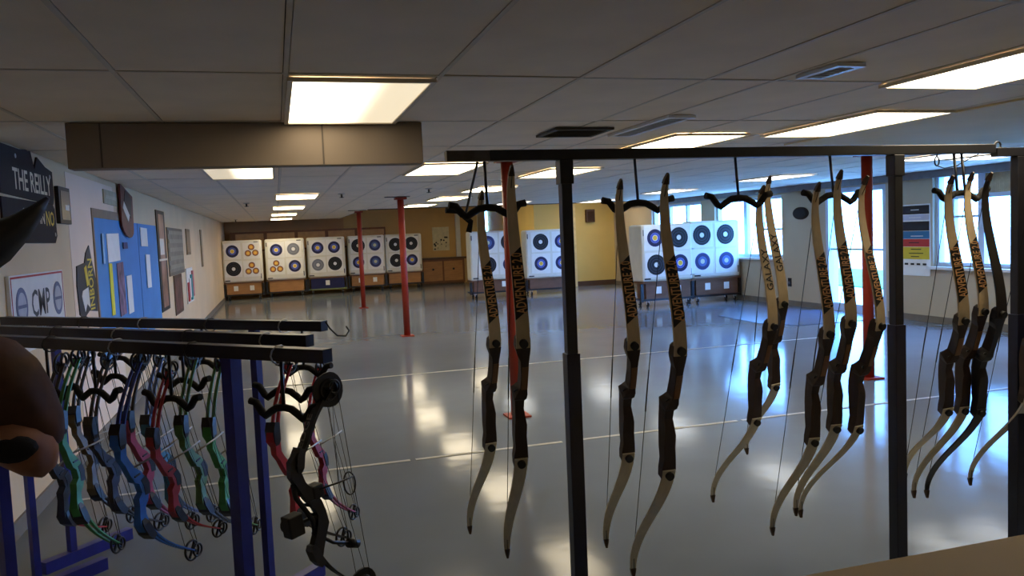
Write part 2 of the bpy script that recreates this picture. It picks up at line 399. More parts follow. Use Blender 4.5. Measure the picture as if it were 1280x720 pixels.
def wirehook(x, y, label):
    t = thing('ceiling_hook', label, 'hook', (x, y, ZC-.001))
    obj('hook_plate', MB().box(-.2, .2, -.035, .035, -.012, 0), m_vent, t)
wirehook(1.9, 12.85, 'flat plate on the ceiling at the top of the nearer red post in the middle')
wirehook(1.8, 18.4, 'flat plate on the ceiling at the top of the farther red post')

# ------------------------------------------------------------------ red posts
def post(x, y, label):
    t = thing('support_post', label, 'post', (x, y, 0), group='red support posts')
    obj('shaft', MB().lathe([(.052, .015), (.052, 2.2)], 20), m_red, t)
    obj('base_plate', MB().box(-.1, .1, -.1, .1, 0, .015), m_red, t)
    obj('top_plate', MB().box(-.09, .09, -.09, .09, 2.2, 2.232), m_red, t)
post(1.93, 6.62, 'orange red post standing behind the second recurve bow from the left')
post(1.95, 12.85, 'dark red post standing before the fifth target of the back row')
post(1.86, 18.7, 'dark red post standing before the fourth target of the back row')
post(5.6, 6.6, 'bright red post by the glass door, behind three recurve bows')

# ------------------------------------------------------------------ targets
Yl, Bk, Bl, Rd, Wh, Nv, Gy = s(226, 186, 60), s(22, 22, 26), s(70, 84, 170), s(190, 60, 50), s(232, 230, 226), s(34, 34, 74), s(120, 122, 130)
RM = {'blue': ring_mat('rings_blue', [(0, Yl), (.28, Wh), (.34, Bl), (.55, s(110, 120, 190)), (.6, Nv), (.98, Bl)]),
      'black': ring_mat('rings_black', [(0, Wh), (.24, Bk), (.5, s(66, 68, 84)), (.54, Bk), (.75, s(66, 68, 84)), (.79, Bk)]),
      'grey': ring_mat('rings_grey', [(0, Wh), (.3, Gy), (.6, s(160, 160, 166)), (.65, Gy)]),
      'pale': ring_mat('rings_pale', [(0, s(200, 200, 170)), (.28, s(84, 104, 160)), (.58, s(50, 56, 104)), (.95, s(80, 90, 150))]),
      'gold': ring_mat('rings_gold', [(0, s(236, 200, 90)), (.42, s(214, 90, 70)), (.55, Yl), (.68, s(120, 60, 60)), (.98, s(90, 70, 80))])}
dn = 28
disc_me = {}
for k, m in RM.items():
    me = MB().add([(math.cos(2*math.pi*i/dn), z, math.sin(2*math.pi*i/dn)) for z in (-.02, 0) for i in range(dn)],
                  [tuple(range(dn)), tuple(reversed(range(dn, 2*dn)))]+[(i, i+dn, (i+1) % dn+dn, (i+1) % dn) for i in range(dn)]).mesh('target_rings'); me.materials.append(m); disc_me[k] = me
def target(xc, y, z0, w, h, faces, blabel, slabel, yaw=0., depth=.42, stand='ply', labels=0, fs=.23, off=0., front=None):
    b = thing('target_block', blabel, 'target', (xc, y, z0), (0, 0, yaw), group='foam archery targets')
    obj('foam_body', MB().box(-w/2, w/2, 0, depth, 0, h), m_foamw, b, .05)
    cx, cz = off, h*.53; g = fs*1.09
    for i, (sx, sz) in enumerate(((-1, 1), (1, 1), (-1, -1), (1, -1))):
        k = faces[i]; px, pz = cx+sx*g, cz+sz*g
        p = obj('paper_face', MB().box(-fs, fs, -.006, 0, -fs, fs), m_paper, b); p.location = (px+random.uniform(-.012, .012), -.001, pz+random.uniform(-.012, .012)); p.rotation_euler = (0, random.uniform(-.03, .03), 0)
        spots = [(0, .1, .088), (-.1, -.07, .088), (.1, -.07, .088)] if k == 'trio' else [(0, 0, .175 if k != 'black' else .205)]
        for (ax, az, r) in spots:
            o = link('target_rings', disc_me['gold' if k == 'trio' else k], None, p); o.location = (ax, -.0065, az); o.scale = (r, .1, r)
    for (ax, az, aw, ah) in ((w*.36, h-.06, .06, .012), (-w*.4, .06, .07, .014), (w/2-.05, .16, .012, .07), (-w/2+.05, h-.16, .012, .06)):
        obj('printed_mark', MB().box(ax-aw, ax+aw, -.003, -.0005, az-ah, az+ah), m_black, b)
    st = thing('target_stand', slabel, 'stand', (xc, y, 0), (0, 0, yaw), group='wheeled target stands')
    top = z0-.002; pm = {'ply': m_ply, 'dark': m_plydark, 'navy': mat('navy_cloth', s(26, 30, 80), .7)}[stand]
    obj('front_panel', MB().box(-w/2+.07, w/2-.07, .0, .03, .16, top-.03), pm, st)
    obj('side_panel', MB().box(-w/2+.07, -w/2+.1, .03, .4, .16, top-.03), pm, st)
    obj('side_panel', MB().box(w/2-.1, w/2-.07, .03, .4, .16, top-.03), pm, st)
    obj('deck', MB().box(-w/2, w/2, -.02, .44, top-.03, top), m_plydark, st)
    obj('bottom_shelf', MB().box(-w/2, w/2, .0, .44, .12, .16), m_blackm if stand != 'navy' else mat('green_rail', s(120, 130, 84), .7), st)
    for sx in (-1, 1):
        obj('frame_leg', MB().box(sx*w/2-.03, sx*w/2+.03, .02, .08, .1, top-.03), m_blackm, st)
        for yy in (.04, .38):
            c = obj('caster', MB().tube([(sx*(w/2-.12)-.015, yy, .045), (sx*(w/2-.12)+.015, yy, .045)], .045, 12), m_rubber, st)
            obj('caster_fork', MB().box(sx*(w/2-.12)-.025, sx*(w/2-.12)-.018, yy-.015, yy+.015, .045, .12).box(sx*(w/2-.12)+.018, sx*(w/2-.12)+.025, yy-.015, yy+.015, .045, .12), m_steel, c)
    for k in range(labels):
        sx = -.22+.44*k if labels > 1 else 0
        obj('paper_label', MB().box(sx-.06, sx+.06, -.006, 0, .26, .4), m_paper, st)
TG = [(-.95, 24.1, 1.08, ['blue', 'trio', 'black', 'trio'], 'leftmost white target, with two three-spot faces on its right', 'plywood stand under the leftmost target by the left wall', 'ply', 2),
      (.23, 24.35, 1.12, ['blue', 'grey', 'trio', 'blue'], 'white target with a three-spot face at its lower left', 'plain plywood stand second from the left wall', 'ply', 0),
      (1.42, 24.6, 1.12, ['blue', 'blue', 'grey', 'black'], 'white target on the navy stand, third from the left wall', 'navy blue stand with a pale rail under the third target', 'navy', 1),
      (2.65, 24.9, 1.12, ['black', 'pale', 'blue', 'pale'], 'white target partly hidden by the farther red post', 'plywood stand behind the farther red post', 'ply', 2),
      (3.83, 25.1, 1.14, ['black', 'black', 'black', 'blue'], 'white target with three black faces behind the nearer dark red post', 'plywood stand behind the nearer dark red post, beside the wooden cabinet', 'ply', 0)]
for x, y, w, fc, bl, sl, st, lb in TG: target(x, y, .5, w, 1.2, fc, bl, sl, -.03, .42, st, lb)
target(5.2, 19.25, .44, 1.26, 1.22, ['pale', 'black', 'black', 'blue'], 'white target seen between the two leftmost recurve bows', 'brown stand under the target between the two leftmost recurve bows', 0, .42, 'dark', 2, .25, .1)
target(6.6, 19.15, .42, 1.22, 1.22, ['black', 'blue', 'blue', 'blue'], 'white target just left of the left black rack post', 'brown stand just left of the left black rack post', 0, .42, 'dark', 0, .25, .05)
target(7.5, 14.5, .5, 1.14, 1.14, ['blue', 'black', 'black', 'blue'], 'left target of the pair before the windows, its grey side showing', 'brown stand under the left target of the window pair', .02, .6, 'dark', 2, .245, 0)
target(8.66, 14.6, .5, 1.12, 1.17, ['black', 'black', 'pale', 'pale'], 'right target of the pair before the windows, tinted blue', 'brown stand under the right target of the window pair', .02, .42, 'dark', 2, .25, -.05)

# ------------------------------------------------------------------ back wall furniture
def bk(x, y, Y): p = onY(x, y, Y); return p.x, p.z
x0, zt = bk(292, 288, 26.0); x1, zb = bk(481, 301, 26.0)
sh = thing('wall_cabinet', 'long row of tan cupboard panels on the wall above the back targets', 'cabinet', ((x0+x1)/2, 26.0, 1.55))
w = (x1-x0)
obj('carcass', MB().box(-w/2-.1, w/2, -.28, .0, -.2, .4), mat('brown_wood', s(120, 76, 44), .6), sh)
for k in range(5):
    a = -w/2+k*w/5
    obj('cabinet_door', MB().box(a+.05, a+w/5-.05, -.3, -.281, -.15, .34), mat('tan_door', s(196, 148, 92), .6), sh)
cb = thing('base_cabinet', 'low brown wooden cabinet with two doors and knobs at the back wall', 'cabinet', (5.2, 26.17, 0))
obj('carcass', MB().box(-.72, .72, -.4, 0, .05, .82), mat('brown_wood', s(120, 76, 44), .6), cb)
obj('counter', MB().box(-.78, .78, -.45, .02, .82, .88), m_brown_trim, cb)
obj('plinth', MB().box(-.7, .7, -.37, 0, 0, .05), m_brown_trim, cb)
for sx in (-1, 1):
    dd = obj('cabinet_door', MB().box(-.31, .31, -.02, 0, -.32, .32), m_ply, cb); dd.location = (sx*.34, -.401, .44)
    obj('knob', MB().tube([(0, -.02, .06), (0, -.05, .06)], .035, 10), m_black, dd)
pc = thing('pinned_poster', 'cream poster with black splatter marks above the low brown cabinet', 'poster', (5.25, 26.199, 1.1))
obj('sheet', MB().box(-.28, .28, -.02, .0, 0, .78), mat('cream_sheet', s(226, 212, 170), .8), pc)
for k in range(14):
    a, b, r = random.uniform(-.22, .22), random.uniform(.04, .5), random.uniform(.012, .035)
    o = obj('splatter_mark', MB().tube([(a, -.024, b), (a, -.0205, b)], r, 7, False), m_black, pc)
x0, z0 = bk(731, 278, 21.2); x1, z1 = bk(742, 262, 21.2)
sp = thing('wall_speaker', 'small dark brown box high on the yellow wall', 'speaker', ((x0+x1)/2, 21.2, z0))
obj('case', MB().box(-.13, .13, -.12, -.001, 0, .36), m_brown_trim, sp, .01)
obj('grille', MB().box(-.1, .1, -.128, -.12, .03, .3), mat('grille_brown', s(60, 38, 26), .9), sp)

# ------------------------------------------------------------------ right wall pictures
oval = [(math.cos(2*math.pi*i/28)*.2, math.sin(2*math.pi*i/28)*.1) for i in range(28)]
op = thing('oval_plaque', 'dark oval plaque on the pale wall left of the glass door', 'plaque', (9.3, 12.68, 1.73))
obj('plaque_rim', MB().prism([(a*1.12, b*1.15) for a, b in oval], lambda a, b: (-.002, a, b), (-.02, 0, 0)), mat('plaque_rim', s(48, 36, 26), .8), op)
obj('plaque_face', MB().prism(oval, lambda a, b: (-.0225, a, b), (-.006, 0, 0)), mat('plaque_face', s(26, 22, 20), .8), op)
sw = thing('wall_switch', 'small dark switch plate low on the pale wall left of the door', 'switch', (9.3, 13.05, .36))
obj('plate', MB().box(-.012, -.001, -.05, .05, 0, .16), m_blackm, sw); obj('toggle', MB().box(-.025, -.0125, -.012, .012, .06, .1), m_steel, sw)
po = thing('striped_poster', 'tall poster in black, blue, red and yellow bands right of the black rack post', 'poster', (9.3, 9.93, .69))
obj('sheet', MB().box(-.012, -.001, -.29, .29, 0, 1.08), m_paper, po)
for z0, z1, c, n in ((.93, 1.06, s(24, 26, 36), 'dark_band'), (.84, .92, s(190, 190, 205), 'pale_band'), (.68, .82, s(14, 16, 22), 'black_band'), (.56, .675, s(44, 110, 150), 'blue_band'), (.44, .555, s(190, 50, 46), 'red_band'), (.25, .435, s(214, 190, 50), 'yellow_band')):
    o = obj(n, MB().box(-.0145, -.0125, -.28, .28, z0, z1), mat('poster_'+n, c, .6, var=.05), po)
for k in range(4): obj('printed_mark', MB().box(-.0145, -.0125, -.22+k*.12, -.15+k*.12, .16, .19), m_black, po)
for k, z in enumerate((.995, .88, .6, .5, .4, .34, .29)): obj('text_line', MB().box(-.0165, -.0147, -.08-.04*(k % 3), .08+.04*(k % 2), z-.006, z+.006), m_black if k > 2 else m_white, po)

# ------------------------------------------------------------------ left wall
XW = -1.5
def lw_pt(x, y): p = onX(x, y, XW); return p.y, p.z
def on_left(name, label, cat, x0, y0, x1, y1, d=.02, z=None):
    (ya, za), (yb, zb) = lw_pt(x0, y0), lw_pt(x1, y1)
    t = thing(name, label, cat, (XW, (ya+yb)/2, min(za, zb))); return t, abs(yb-ya), abs(za-zb)
m_sign = mat('carved_board', s(38, 27, 20), .85, var=.25, scale=5.)
m_cream = mat('cream_letters', s(222, 206, 170), .6)
rs = thing('carved_sign', 'dark carved wooden sign with cream lettering high on the left wall', 'sign', (XW, 5.82, 1.66))
up = [(-.6, .29), (.52, .27), (.55, .32), (.55, .5), (.38, .52), (.2, .57), (.12, .48), (.05, .6), (-.2, .58), (-.6, .58)]
u_ = obj('upper_board', MB().prism(up, lambda a, b: (.002, a, b), (.012, 0, 0)), m_sign, rs)
lo = [(-.6, .0), (.5, .0), (.56, .05), (.54, .24), (.5, .27), (-.6, .27)]
l_ = obj('lower_board', MB().prism(lo, lambda a, b: (.002, a, b), (.012, 0, 0)), m_sign, rs)
lettering('lettering', 'THE REILLY', lambda a, b: (.0155, -.36+a, .33+b), m_cream, u_, .84, .13, .02)
lettering('lettering', 'OUR DIN', lambda a, b: (.0155, -.24+a, .13+b), m_cream, l_, .5, .09, .02)
lettering('lettering', 'NO', lambda a, b: (.0155, .3+a, .12+b), mat('gold_letters', s(224, 184, 40), .6), l_, .2, .1, .02)
for a, b in ((.47, .46), (-.28, .53), (.5, .06)): obj('screw_head', MB().tube([(.0145, a, b), (.018, a, b)], .014, 8), m_steel, rs)
cp = thing('lettered_board', 'white board with red border, black letters and two round emblems on the left wall', 'sign', (XW, 5.8, 1.0))
obj('board', MB().box(.002, .022, -.6, .6, 0, .47), m_white, cp)
m_rb = mat('red_border', s(180, 50, 44), .6)
obj('border', MB().box(.0225, .024, -.58, .58, .45, .462).box(.0225, .024, -.58, -.57, .01, .45).box(.0225, .024, .57, .58, .01, .45), m_rb, cp)
lettering('lettering', 'CMP', lambda a, b: (.0235, -.2+a, .2+b), m_black, cp, .42, .17, .02)
lettering('lettering', 'AFFILIATED', lambda a, b: (.0235, -.32+a, .06+b), m_black, cp, .72, .08, .02)
for a in (-.4, .42):
    e = obj('emblem', MB().tube([(.0225, a, .28), (.0245, a, .28)], .115, 24, False), mat('emblem_blue', s(96, 104, 132), .6), cp)
    obj('emblem_ring', MB().tube([(.0247, a, .28), (.0255, a, .28)], .085, 24, False), mat('emblem_grey', s(176, 178, 186), .6), e)
    obj('emblem_bar', MB().box(.0257, .0265, a-.08, a+.08, .27, .29), mat('emblem_blue', s(96, 104, 132), .6), e)
sf = thing('picture_frame', 'small dark frame with a bright glint right of the carved sign', 'picture', (XW, 6.6, 1.8))
obj('frame', MB().box(.002, .03, -.16, .16, 0, .27), m_black, sf, .004); obj('picture', MB().box(.0305, .033, -.12, .12, .03, .24), mat('dark_print', s(60, 54, 50), .3, var=.4), sf)
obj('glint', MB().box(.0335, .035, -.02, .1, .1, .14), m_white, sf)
# jagged black sign with vertical lettering
jg = thing('jagged_sign', 'jagged black sign with yellow vertical lettering beside the blue board', 'sign', (XW, 7.22, 1.08))
poly = [(-.33, .02), (-.2, -.02), (.0, .03), (.3, .0), (.33, .25), (.22, .42), (.15, .56), (.02, .5), (-.05, .42), (-.32, .4), (-.36, .25)]
j_ = obj('board', MB().prism(poly, lambda a, b: (.003, a, b), (.008, 0, 0)), m_black, jg)
obj('white_patch', MB().prism([(-.2, .2), (.0, .22), (.02, .05), (-.08, .09), (-.16, .03), (-.24, .16)], lambda a, b: (.0115, a, b), (.002, 0, 0)), m_white, jg)
obj('yellow_stripe', MB().prism([(-.1, .38), (-.02, .4), (.04, .24), (-.04, .23)], lambda a, b: (.0115, a, b), (.002, 0, 0)), mat('yellow', s(214, 190, 50), .6), jg)
lettering('lettering', 'INBORN', lambda a, b: (.0125, .2-b, .03+a), mat('yellow', s(214, 190, 50), .6), jg, .42, .17, .02)
# bulletin board
bbd = thing('bulletin_board', 'large bright blue notice board on the left wall', 'notice board', (XW, 9.9, .6))
Y0, Y1 = 7.62, 11.36
obj('blue_panel', MB().box(.003, .008, Y0-9.9, Y1-9.9, 0, 1.28), mat('board_blue', s(74, 140, 204), .7, var=.06, scale=3.), bbd)
obj('board_frame', MB().box(.003, .012, Y0-9.9, Y0-9.9+1.5, 1.28, 1.36).box(.003, .012, Y0-9.9-.05, Y0-9.9, 0, 1.36), mat('board_frame_brown', s(136, 116, 92), .7), bbd)
obj('center_seam', MB().box(.0085, .0105, -.03, -.01, 0, 1.28), mat('board_blue_dark', s(50, 96, 150), .7), bbd)
pap = [(131, 292, 149, 327, m_paper, 'white notice paper upper left on the blue board'), (134, 329, 143, 395, mat('yellow_paper', s(226, 220, 60), .7), 'tall yellow paper on the blue board'),
       (144, 328, 157, 395, mat('photo_collage', s(120, 90, 110), .6, var=.7, scale=9.), 'dark photo collage sheet on the blue board'), (156, 344, 166, 392, m_paper, 'pale paper at the lower middle of the blue board'),
       (173, 285, 183, 308, m_paper, 'pale paper at the upper right of the blue board'), (180, 318, 188, 360, m_paper, 'long narrow paper right on the blue board'),
       (124, 292, 129, 330, mat('pale_blue_paper', s(150, 190, 214), .7), 'pale blue strip of paper at the left of the blue board'), (151, 303, 157, 311, mat('navy_card', s(36, 50, 110), .6), 'small navy card on the blue board')]
for k, (xa, ya, xb, yb, m, lab) in enumerate(pap):
    p, q = lw_pt(xa, ya), lw_pt(xb, yb); zm = (lw_pt(xa, yb)[1]+q[1])/2; zt = (p[1]+lw_pt(xb, ya)[1])/2
    o = obj('notice', MB().box(0, .004, -(q[0]-p[0])/2, (q[0]-p[0])/2, -(zt-zm)/2, (zt-zm)/2), m, None); o.location = (XW+.010+.0012*k, (p[0]+q[0])/2, (zt+zm)/2)
    o.rotation_euler = (random.uniform(-.03, .03), 0, 0); tag(o, lab, 'paper')
# skate-board like plank
sk = thing('painted_plank', 'red and black rounded plank hung high above the blue board', 'plank', (XW, 9.1, 1.72), (-.12, 0, 0))
pk = [(-.36+.2*0, .0)]
rr = []
for i in range(9): a = math.pi+math.pi*i/8; rr.append((.34*math.cos(a), .12+.12*math.sin(a)))
rr += [(.34, .48), (-.34, .5)]
obj('deck', MB().prism(rr, lambda a, b: (.02, a, b), (.02, 0, 0)), mat('deck_red', s(84, 22, 22), .5, var=.5, scale=4.), sk)
obj('painted_patch', MB().prism([(-.2, .3), (.18, .22), (.26, .44), (-.1, .47)], lambda a, b: (.0405, a, b), (.003, 0, 0)), m_black, sk)
obj('white_mark', MB().prism([(-.26, .26), (.02, .16), (.1, .24), (-.2, .34)], lambda a, b: (.0405, a, b), (.004, 0, 0)), m_white, sk)
def frame(x0, y0, x1, y1, label, fm, pm, bw=.06):
    t, wy, hz = on_left('picture_frame', label, 'picture', x0, y0, x1, y1)
    obj('frame', MB().box(.003, .014, -wy/2, wy/2, 0, hz), fm, t, .002)
    obj('picture', MB().box(.0145, .016, -wy/2+bw, wy/2-bw, .05, hz-.05), pm, t); return t, wy, hz
fr1, wy, hz = frame(193, 262, 212, 385, 'tall narrow dark framed panel right of the blue board', m_black, mat('photo_pink', s(158, 120, 98), .4, var=.45, scale=4.), .16)
obj('white_figure', MB().box(.0165, .018, -.25, .15, hz*.56, hz*.72), m_white, fr1); obj('cross_rail', MB().box(.0165, .0185, -wy/2, wy/2, hz*.5, hz*.52), m_white, fr1)
fr2, wy, hz = frame(207, 284, 230, 340, 'grey slatted panel in a frame on the left wall', mat('frame_grey', s(110, 100, 84), .6), mat('panel_grey', s(132, 124, 106), .6, var=.2))
for k in range(5): obj('slat', MB().box(.0165, .022, -wy/2+.1, wy/2-.1, .1+k*hz/5.6, .16+k*hz/5.6), mat('slat_grey', s(150, 142, 122), .6), fr2)
frame(216, 345, 229, 388, 'brown poster low on the left wall under the grey panel', m_brown_trim, mat('brown_print', s(110, 70, 58), .6, var=.5, scale=5.), .1)
frame(231, 286, 238, 318, 'small hanging plate on the far left wall', mat('frame_tan', s(128, 106, 76), .6), mat('tan_print', s(150, 124, 90), .6))
frame(249, 287, 254, 333, 'narrow brown strip farthest along the left wall', mat('frame_tan', s(128, 106, 76), .6), mat('tan_print', s(150, 124, 90), .6))
frame(127, 236, 145, 258, 'pale card above the left end of the blue board', mat('card_edge', s(176, 166, 136), .7), mat('card_pale', s(188, 178, 150), .7))
fl = thing('leaflet_rack', 'leaflet holder with red, white and teal sheets low on the left wall', 'leaflets', (XW, 15.0, .62))
obj('backing', MB().box(.003, .02, -.5, .5, 0, .6), m_white, fl)
for k, c in enumerate((s(180, 60, 60), s(220, 214, 210), s(60, 150, 160), s(200, 120, 120))): obj('leaflet', MB().box(.0205, .035+.004*k, -.45+.23*k, -.25+.23*k, .04+.05*(k % 2), .36+.06*k), mat('leaflet_%s' % 'abcd'[k], c, .6, var=.2), fl)

# ------------------------------------------------------------------ animal head and dark curved limb at the left edge
def blob(rings, n=20):
    mb = MB(); mb.loft([[Vector(c)+Vector(a)*math.cos(2*math.pi*j/n)*rx+Vector(b)*math.sin(2*math.pi*j/n)*ry for j in range(n)] for c, a, b, rx, ry in rings], smooth=True); return mb
hd = thing('animal_head', 'brown mounted animal head with a dark hollow, cut by the left picture edge', 'animal head', (-1.41, 3.0, 1.07))
bx, by, bz = (1, 0, 0), (0, 1, 0), (0, 0, 1)
R = []
for t, z, ry, rz in ((0, -.12, .17, .2), (.12, -.08, .17, .2), (.25, 0, .17, .2), (.36, .06, .17, .21), (.47, .08, .165, .2), (.55, .065, .15, .18), (.61, .03, .13, .15), (.65, -.02, .1, .11), (.675, -.05, .055, .06), (.68, -.06, .01, .012)):
    R.append(((t, 0, z), by, bz, ry, rz))
hb = obj('head', blob(R), mat('brown_fur', s(78, 48, 30), .8, var=.35, scale=9., bump=.3), hd)
mz = obj('muzzle', blob([((.5, -.02, -.06), by, bz, .13, .1), ((.57, -.04, -.09), by, bz, .13, .11), ((.63, -.06, -.12), by, bz, .11, .09), ((.665, -.065, -.13), by, bz, .06, .05), ((.672, -.066, -.132), by, bz, .01, .01)]), mat('tan_muzzle', s(158, 106, 74), .7, var=.25, scale=9.), hd)
obj('eye_hollow', blob([((.56, -.11, -.09), bx, bz, .07, .04), ((.57, -.15, -.09), bx, bz, .075, .045), ((.575, -.172, -.095), bx, bz, .06, .035), ((.575, -.18, -.095), bx, bz, .01, .01)], 14), m_foam, hd)
obj('mount_plate', MB().box(-.089, .0, -.22, .22, -.36, .12), m_brown_trim, hd, .01)
cv = thing('dark_curved_limb', 'black curved bow limb reaching in from the left edge before the carved sign', 'bow limb', (-1.5, 4.6, 1.4))
P0 = [onY(x, y, 4.6)-Vector((-1.5, 4.6, 1.4)) for x, y in ((-45, 325), (-5, 303), (25, 283), (45, 264), (60, 247))]
obj('limb', MB().tube(P0, [.13, .11, .07, .04, .012], 8), m_black, cv)
obj('wall_bracket', MB().tube([(0.0, 0, P0[0].z), tuple(P0[0])], .03, 8), m_black, cv)

# ------------------------------------------------------------------ recurve rack
YR = 2.86
def rk(x, y): return onY(x, y, YR)
pL, pR = rk(557, 196), rk(1240, 186)
zb = (pL.z+pR.z)/2
rack = thing('bow_rack', 'black metal bow rack with recurve bows, spanning from the middle to the right', 'rack', (2, YR, 0))
def rp(name, mb, m, parent=rack, bevel=0):
    o = obj(name, mb, m, parent, bevel)
    root = parent if parent.parent is None else parent.parent
    if parent is root: o.matrix_parent_inverse = Matrix.Translation(-root.location)
    return o
rp('top_bar', MB().box(pL.x+.16, pR.x, YR-.022, YR+.022, zb-.02, zb+.02), m_blackm, bevel=.003)
rp('bar_end_sleeve', MB().box(pL.x, pL.x+.16, YR-.021, YR+.021, zb-.019, zb+.019), mat('worn_metal', s(92, 84, 76), .35, .4, var=.3, scale=15.))
xp = [rk(710, 330).x, rk(1120, 330).x]
for x in xp:
    rp('post', MB().box(x-.021, x+.021, YR-.021, YR+.021, 1.12, zb-.02), m_blackm, bevel=.003)
    rp('post_sleeve', MB().box(x-.027, x+.027, YR-.027, YR+.027, .04, 1.13), m_navy, bevel=.003)
    rp('coupling', MB().box(x-.027, x+.027, YR-.027, YR+.027, zb-.11, zb-.02), m_blackm, bevel=.003)
    rp('foot', MB().box(x-.05, x+.05, YR-.05, YR+.05, 0, .04), m_blackm, bevel=.003)
def mustache(mb, c, ax, half, r):
    pr = [(-1, .16), (-.82, .12), (-.66, -.12), (-.55, -.2), (-.42, -.1), (-.22, .03), (0, .06), (.22, .03), (.42, -.1), (.55, -.2), (.66, -.12), (.82, .12), (1, .16)]
    mb.tube([Vector(c)+Vector(ax)*a*half+Vector((0, 0, b*half*.85)) for a, b in pr], r, 8)
    return mb
HG = [(608, 262, .145), (795, 256, .15), (920, 250, .15), (1038, 246, .15), (1197, 243, .15)]
for x, y, hf in HG:
    p = rk(x, y)
    if x > 1190:
        for dx in (-.02, .022):
            h = rp('hanger_rod', MB().tube([(p.x+dx, YR, zb-.02), (p.x+dx, YR-.02, p.z)], .006, 6), m_blackm)
    else: h = rp('hanger_rod', MB().tube([(p.x, YR, zb-.02), (p.x, YR-.02, p.z)], .006, 6), m_blackm)
    obj('padded_arm', mustache(MB(), (p.x-2, -.02, p.z), (1, 0, 0), hf, .0135), m_foam, h).matrix_parent_inverse = Matrix()
    h.children[0].location = (0, 0, 0); h.children[0].matrix_parent_inverse = h.matrix_parent_inverse.inverted() if False else Matrix.Translation((2, YR, 0))
# far arm behind the first hanger (second row)
p = onY(588, 268, YR+.25)
h = rp('hanger_rod', MB().tube([(p.x-.02, YR+.02, zb-.02), (p.x-.02, YR+.25, p.z)], .005, 6), m_blackm)
a = obj('padded_arm', MB().tube([(p.x-2-.1, .25, p.z+.02), (p.x-2-.05, .25, p.z+.015), (p.x-2, .25, p.z-.03), (p.x-2-.01, .25, p.z-.07)], .012, 8), m_foam, h); a.matrix_parent_inverse = Matrix.Translation((2, YR, 0))
# second rack at the right picture edge
q = rk(1272, 300)
rack2 = thing('bow_rack', 'black post and bar of the next rack, at the right picture edge', 'rack', (q.x+.4, YR, 0))
def rp2(name, mb, m, bevel=0):
    o = obj(name, mb, m, rack2, bevel); o.matrix_parent_inverse = Matrix.Translation(-rack2.location); return o
rp2('top_bar', MB().box(pR.x+.012, q.x+.9, YR-.02, YR+.02, zb-.035, zb+.004), m_blackm, .003)
for x in (q.x, q.x+.8):
    rp2('post', MB().box(x-.021, x+.021, YR-.021, YR+.021, 1.12, zb-.035), m_blackm, .003)
    rp2('post_sleeve', MB().box(x-.027, x+.027, YR-.027, YR+.027, .04, 1.13), m_navy, .003)
    rp2('foot', MB().box(x-.05, x+.05, YR-.05, YR+.05, 0, .04), m_blackm, .003)
e0 = rk(1247, 181)
rp2('eye_ring', MB().tube([(e0.x+.018*math.cos(t), YR, e0.z-.004+.018*math.sin(t)) for t in [2*math.pi*i/14 for i in range(14)]], .004, 6, closed=True), m_blackm)
# carabiner and cord under the bar
e1 = rk(1171, 198)
cbn = thing('carabiner', 'small black carabiner with cord hanging under the right end of the rack bar', 'carabiner', (e1.x, YR, zb-.02))
obj('loop', MB().tube([(.012*math.cos(t), 0, -.03+.02*math.sin(t)) for t in [2*math.pi*i/14 for i in range(14)]], .0035, 6, closed=True), m_blackm, cbn)
obj('cord', MB().tube([(.0, 0, -.05), (.05, .01, -.06), (.12, .01, -.05), (.2, .0, -.012), (.23, 0, -.002)], .0025, 6), m_string, cbn)
obj('upper_link', MB().tube([(0, 0, 0), (0, 0, -.012)], .004, 6), m_blackm, cbn)

# ------------------------------------------------------------------ recurve bows (x = away from string, z = along the bow)
G_r, G_us, G_vs = .223, (.228, .117, .025, .016), (0, .255, .449, .584)
def limb_u(v):                                   # v measured from the bow centre
    t = v-G_r; u = 0
    for i in range(4):
        l = 1
        for j in range(4):
            if j != i: l *= (t-G_vs[j])/(G_vs[i]-G_vs[j])
        u += G_us[i]*l
    k = max(0, (t-.5)/.084); return u + .012*k*k
VT = G_r+G_vs[3]
def limb_w(v):
    t = (v-G_r)/(VT-G_r); return .024*(1-.15*t-.22*t*t-.3*t**6)
def limb_mesh(sg, tip=False):
    st = []
    a, b = (G_r-.006, VT-.035) if not tip else (VT-.037, VT)
    n = 22 if not tip else 5
    for i in range(n+1):
        v = a+(b-a)*i/n; w = limb_w(max(v, G_r))
        if tip: w *= 1-.55*(i/n)**2
        st.append((limb_u(max(v, G_r)) + (0 if v >= G_r else -.0), sg*v, -w, w, .009-.004*i/n+(0 if not tip else .006)))
    return MB().ribbon(st)
def on_limb(sv, y, off): 
    u = limb_u(sv); d = (limb_u(sv+.005)-u)/.005; L_ = math.hypot(1, d)
    return Vector((u+off/L_, y, sv-off*d/L_))
def riser_mesh():
    # v, u, y0, y1, thickness
    st = [(.262, .204, -.016, .018, .012), (.25, .208, -.024, .026, .03), (.215, .209, -.026, .027, .034), (.19, .205, -.018, .026, .036), (.165, .2, -.006, .024, .042), (.11, .193, -.002, .022, .046), (.055, .186, -.003, .022, .048), (.035, .182, -.016, .024, .056), (.02, .174, -.023, .022, .062),
          (-.0, .166, -.017, .017, .052), (-.04, .166, -.016, .016, .048), (-.08, .18, -.018, .02, .056), (-.1, .186, -.02, .024, .05), (-.14, .196, -.022, .022, .044), (-.18, .204, -.02, .025, .038), (-.215, .209, -.026, .027, .034), (-.25, .208, -.024, .026, .03), (-.262, .204, -.016, .018, .012)]
    return MB().ribbon([(u, v, y0, y1, t) for v, u, y0, y1, t in st])
def mesh_of(mb, name, m):
    o = obj(name, mb, m); me = o.data; bpy.data.objects.remove(o); return me
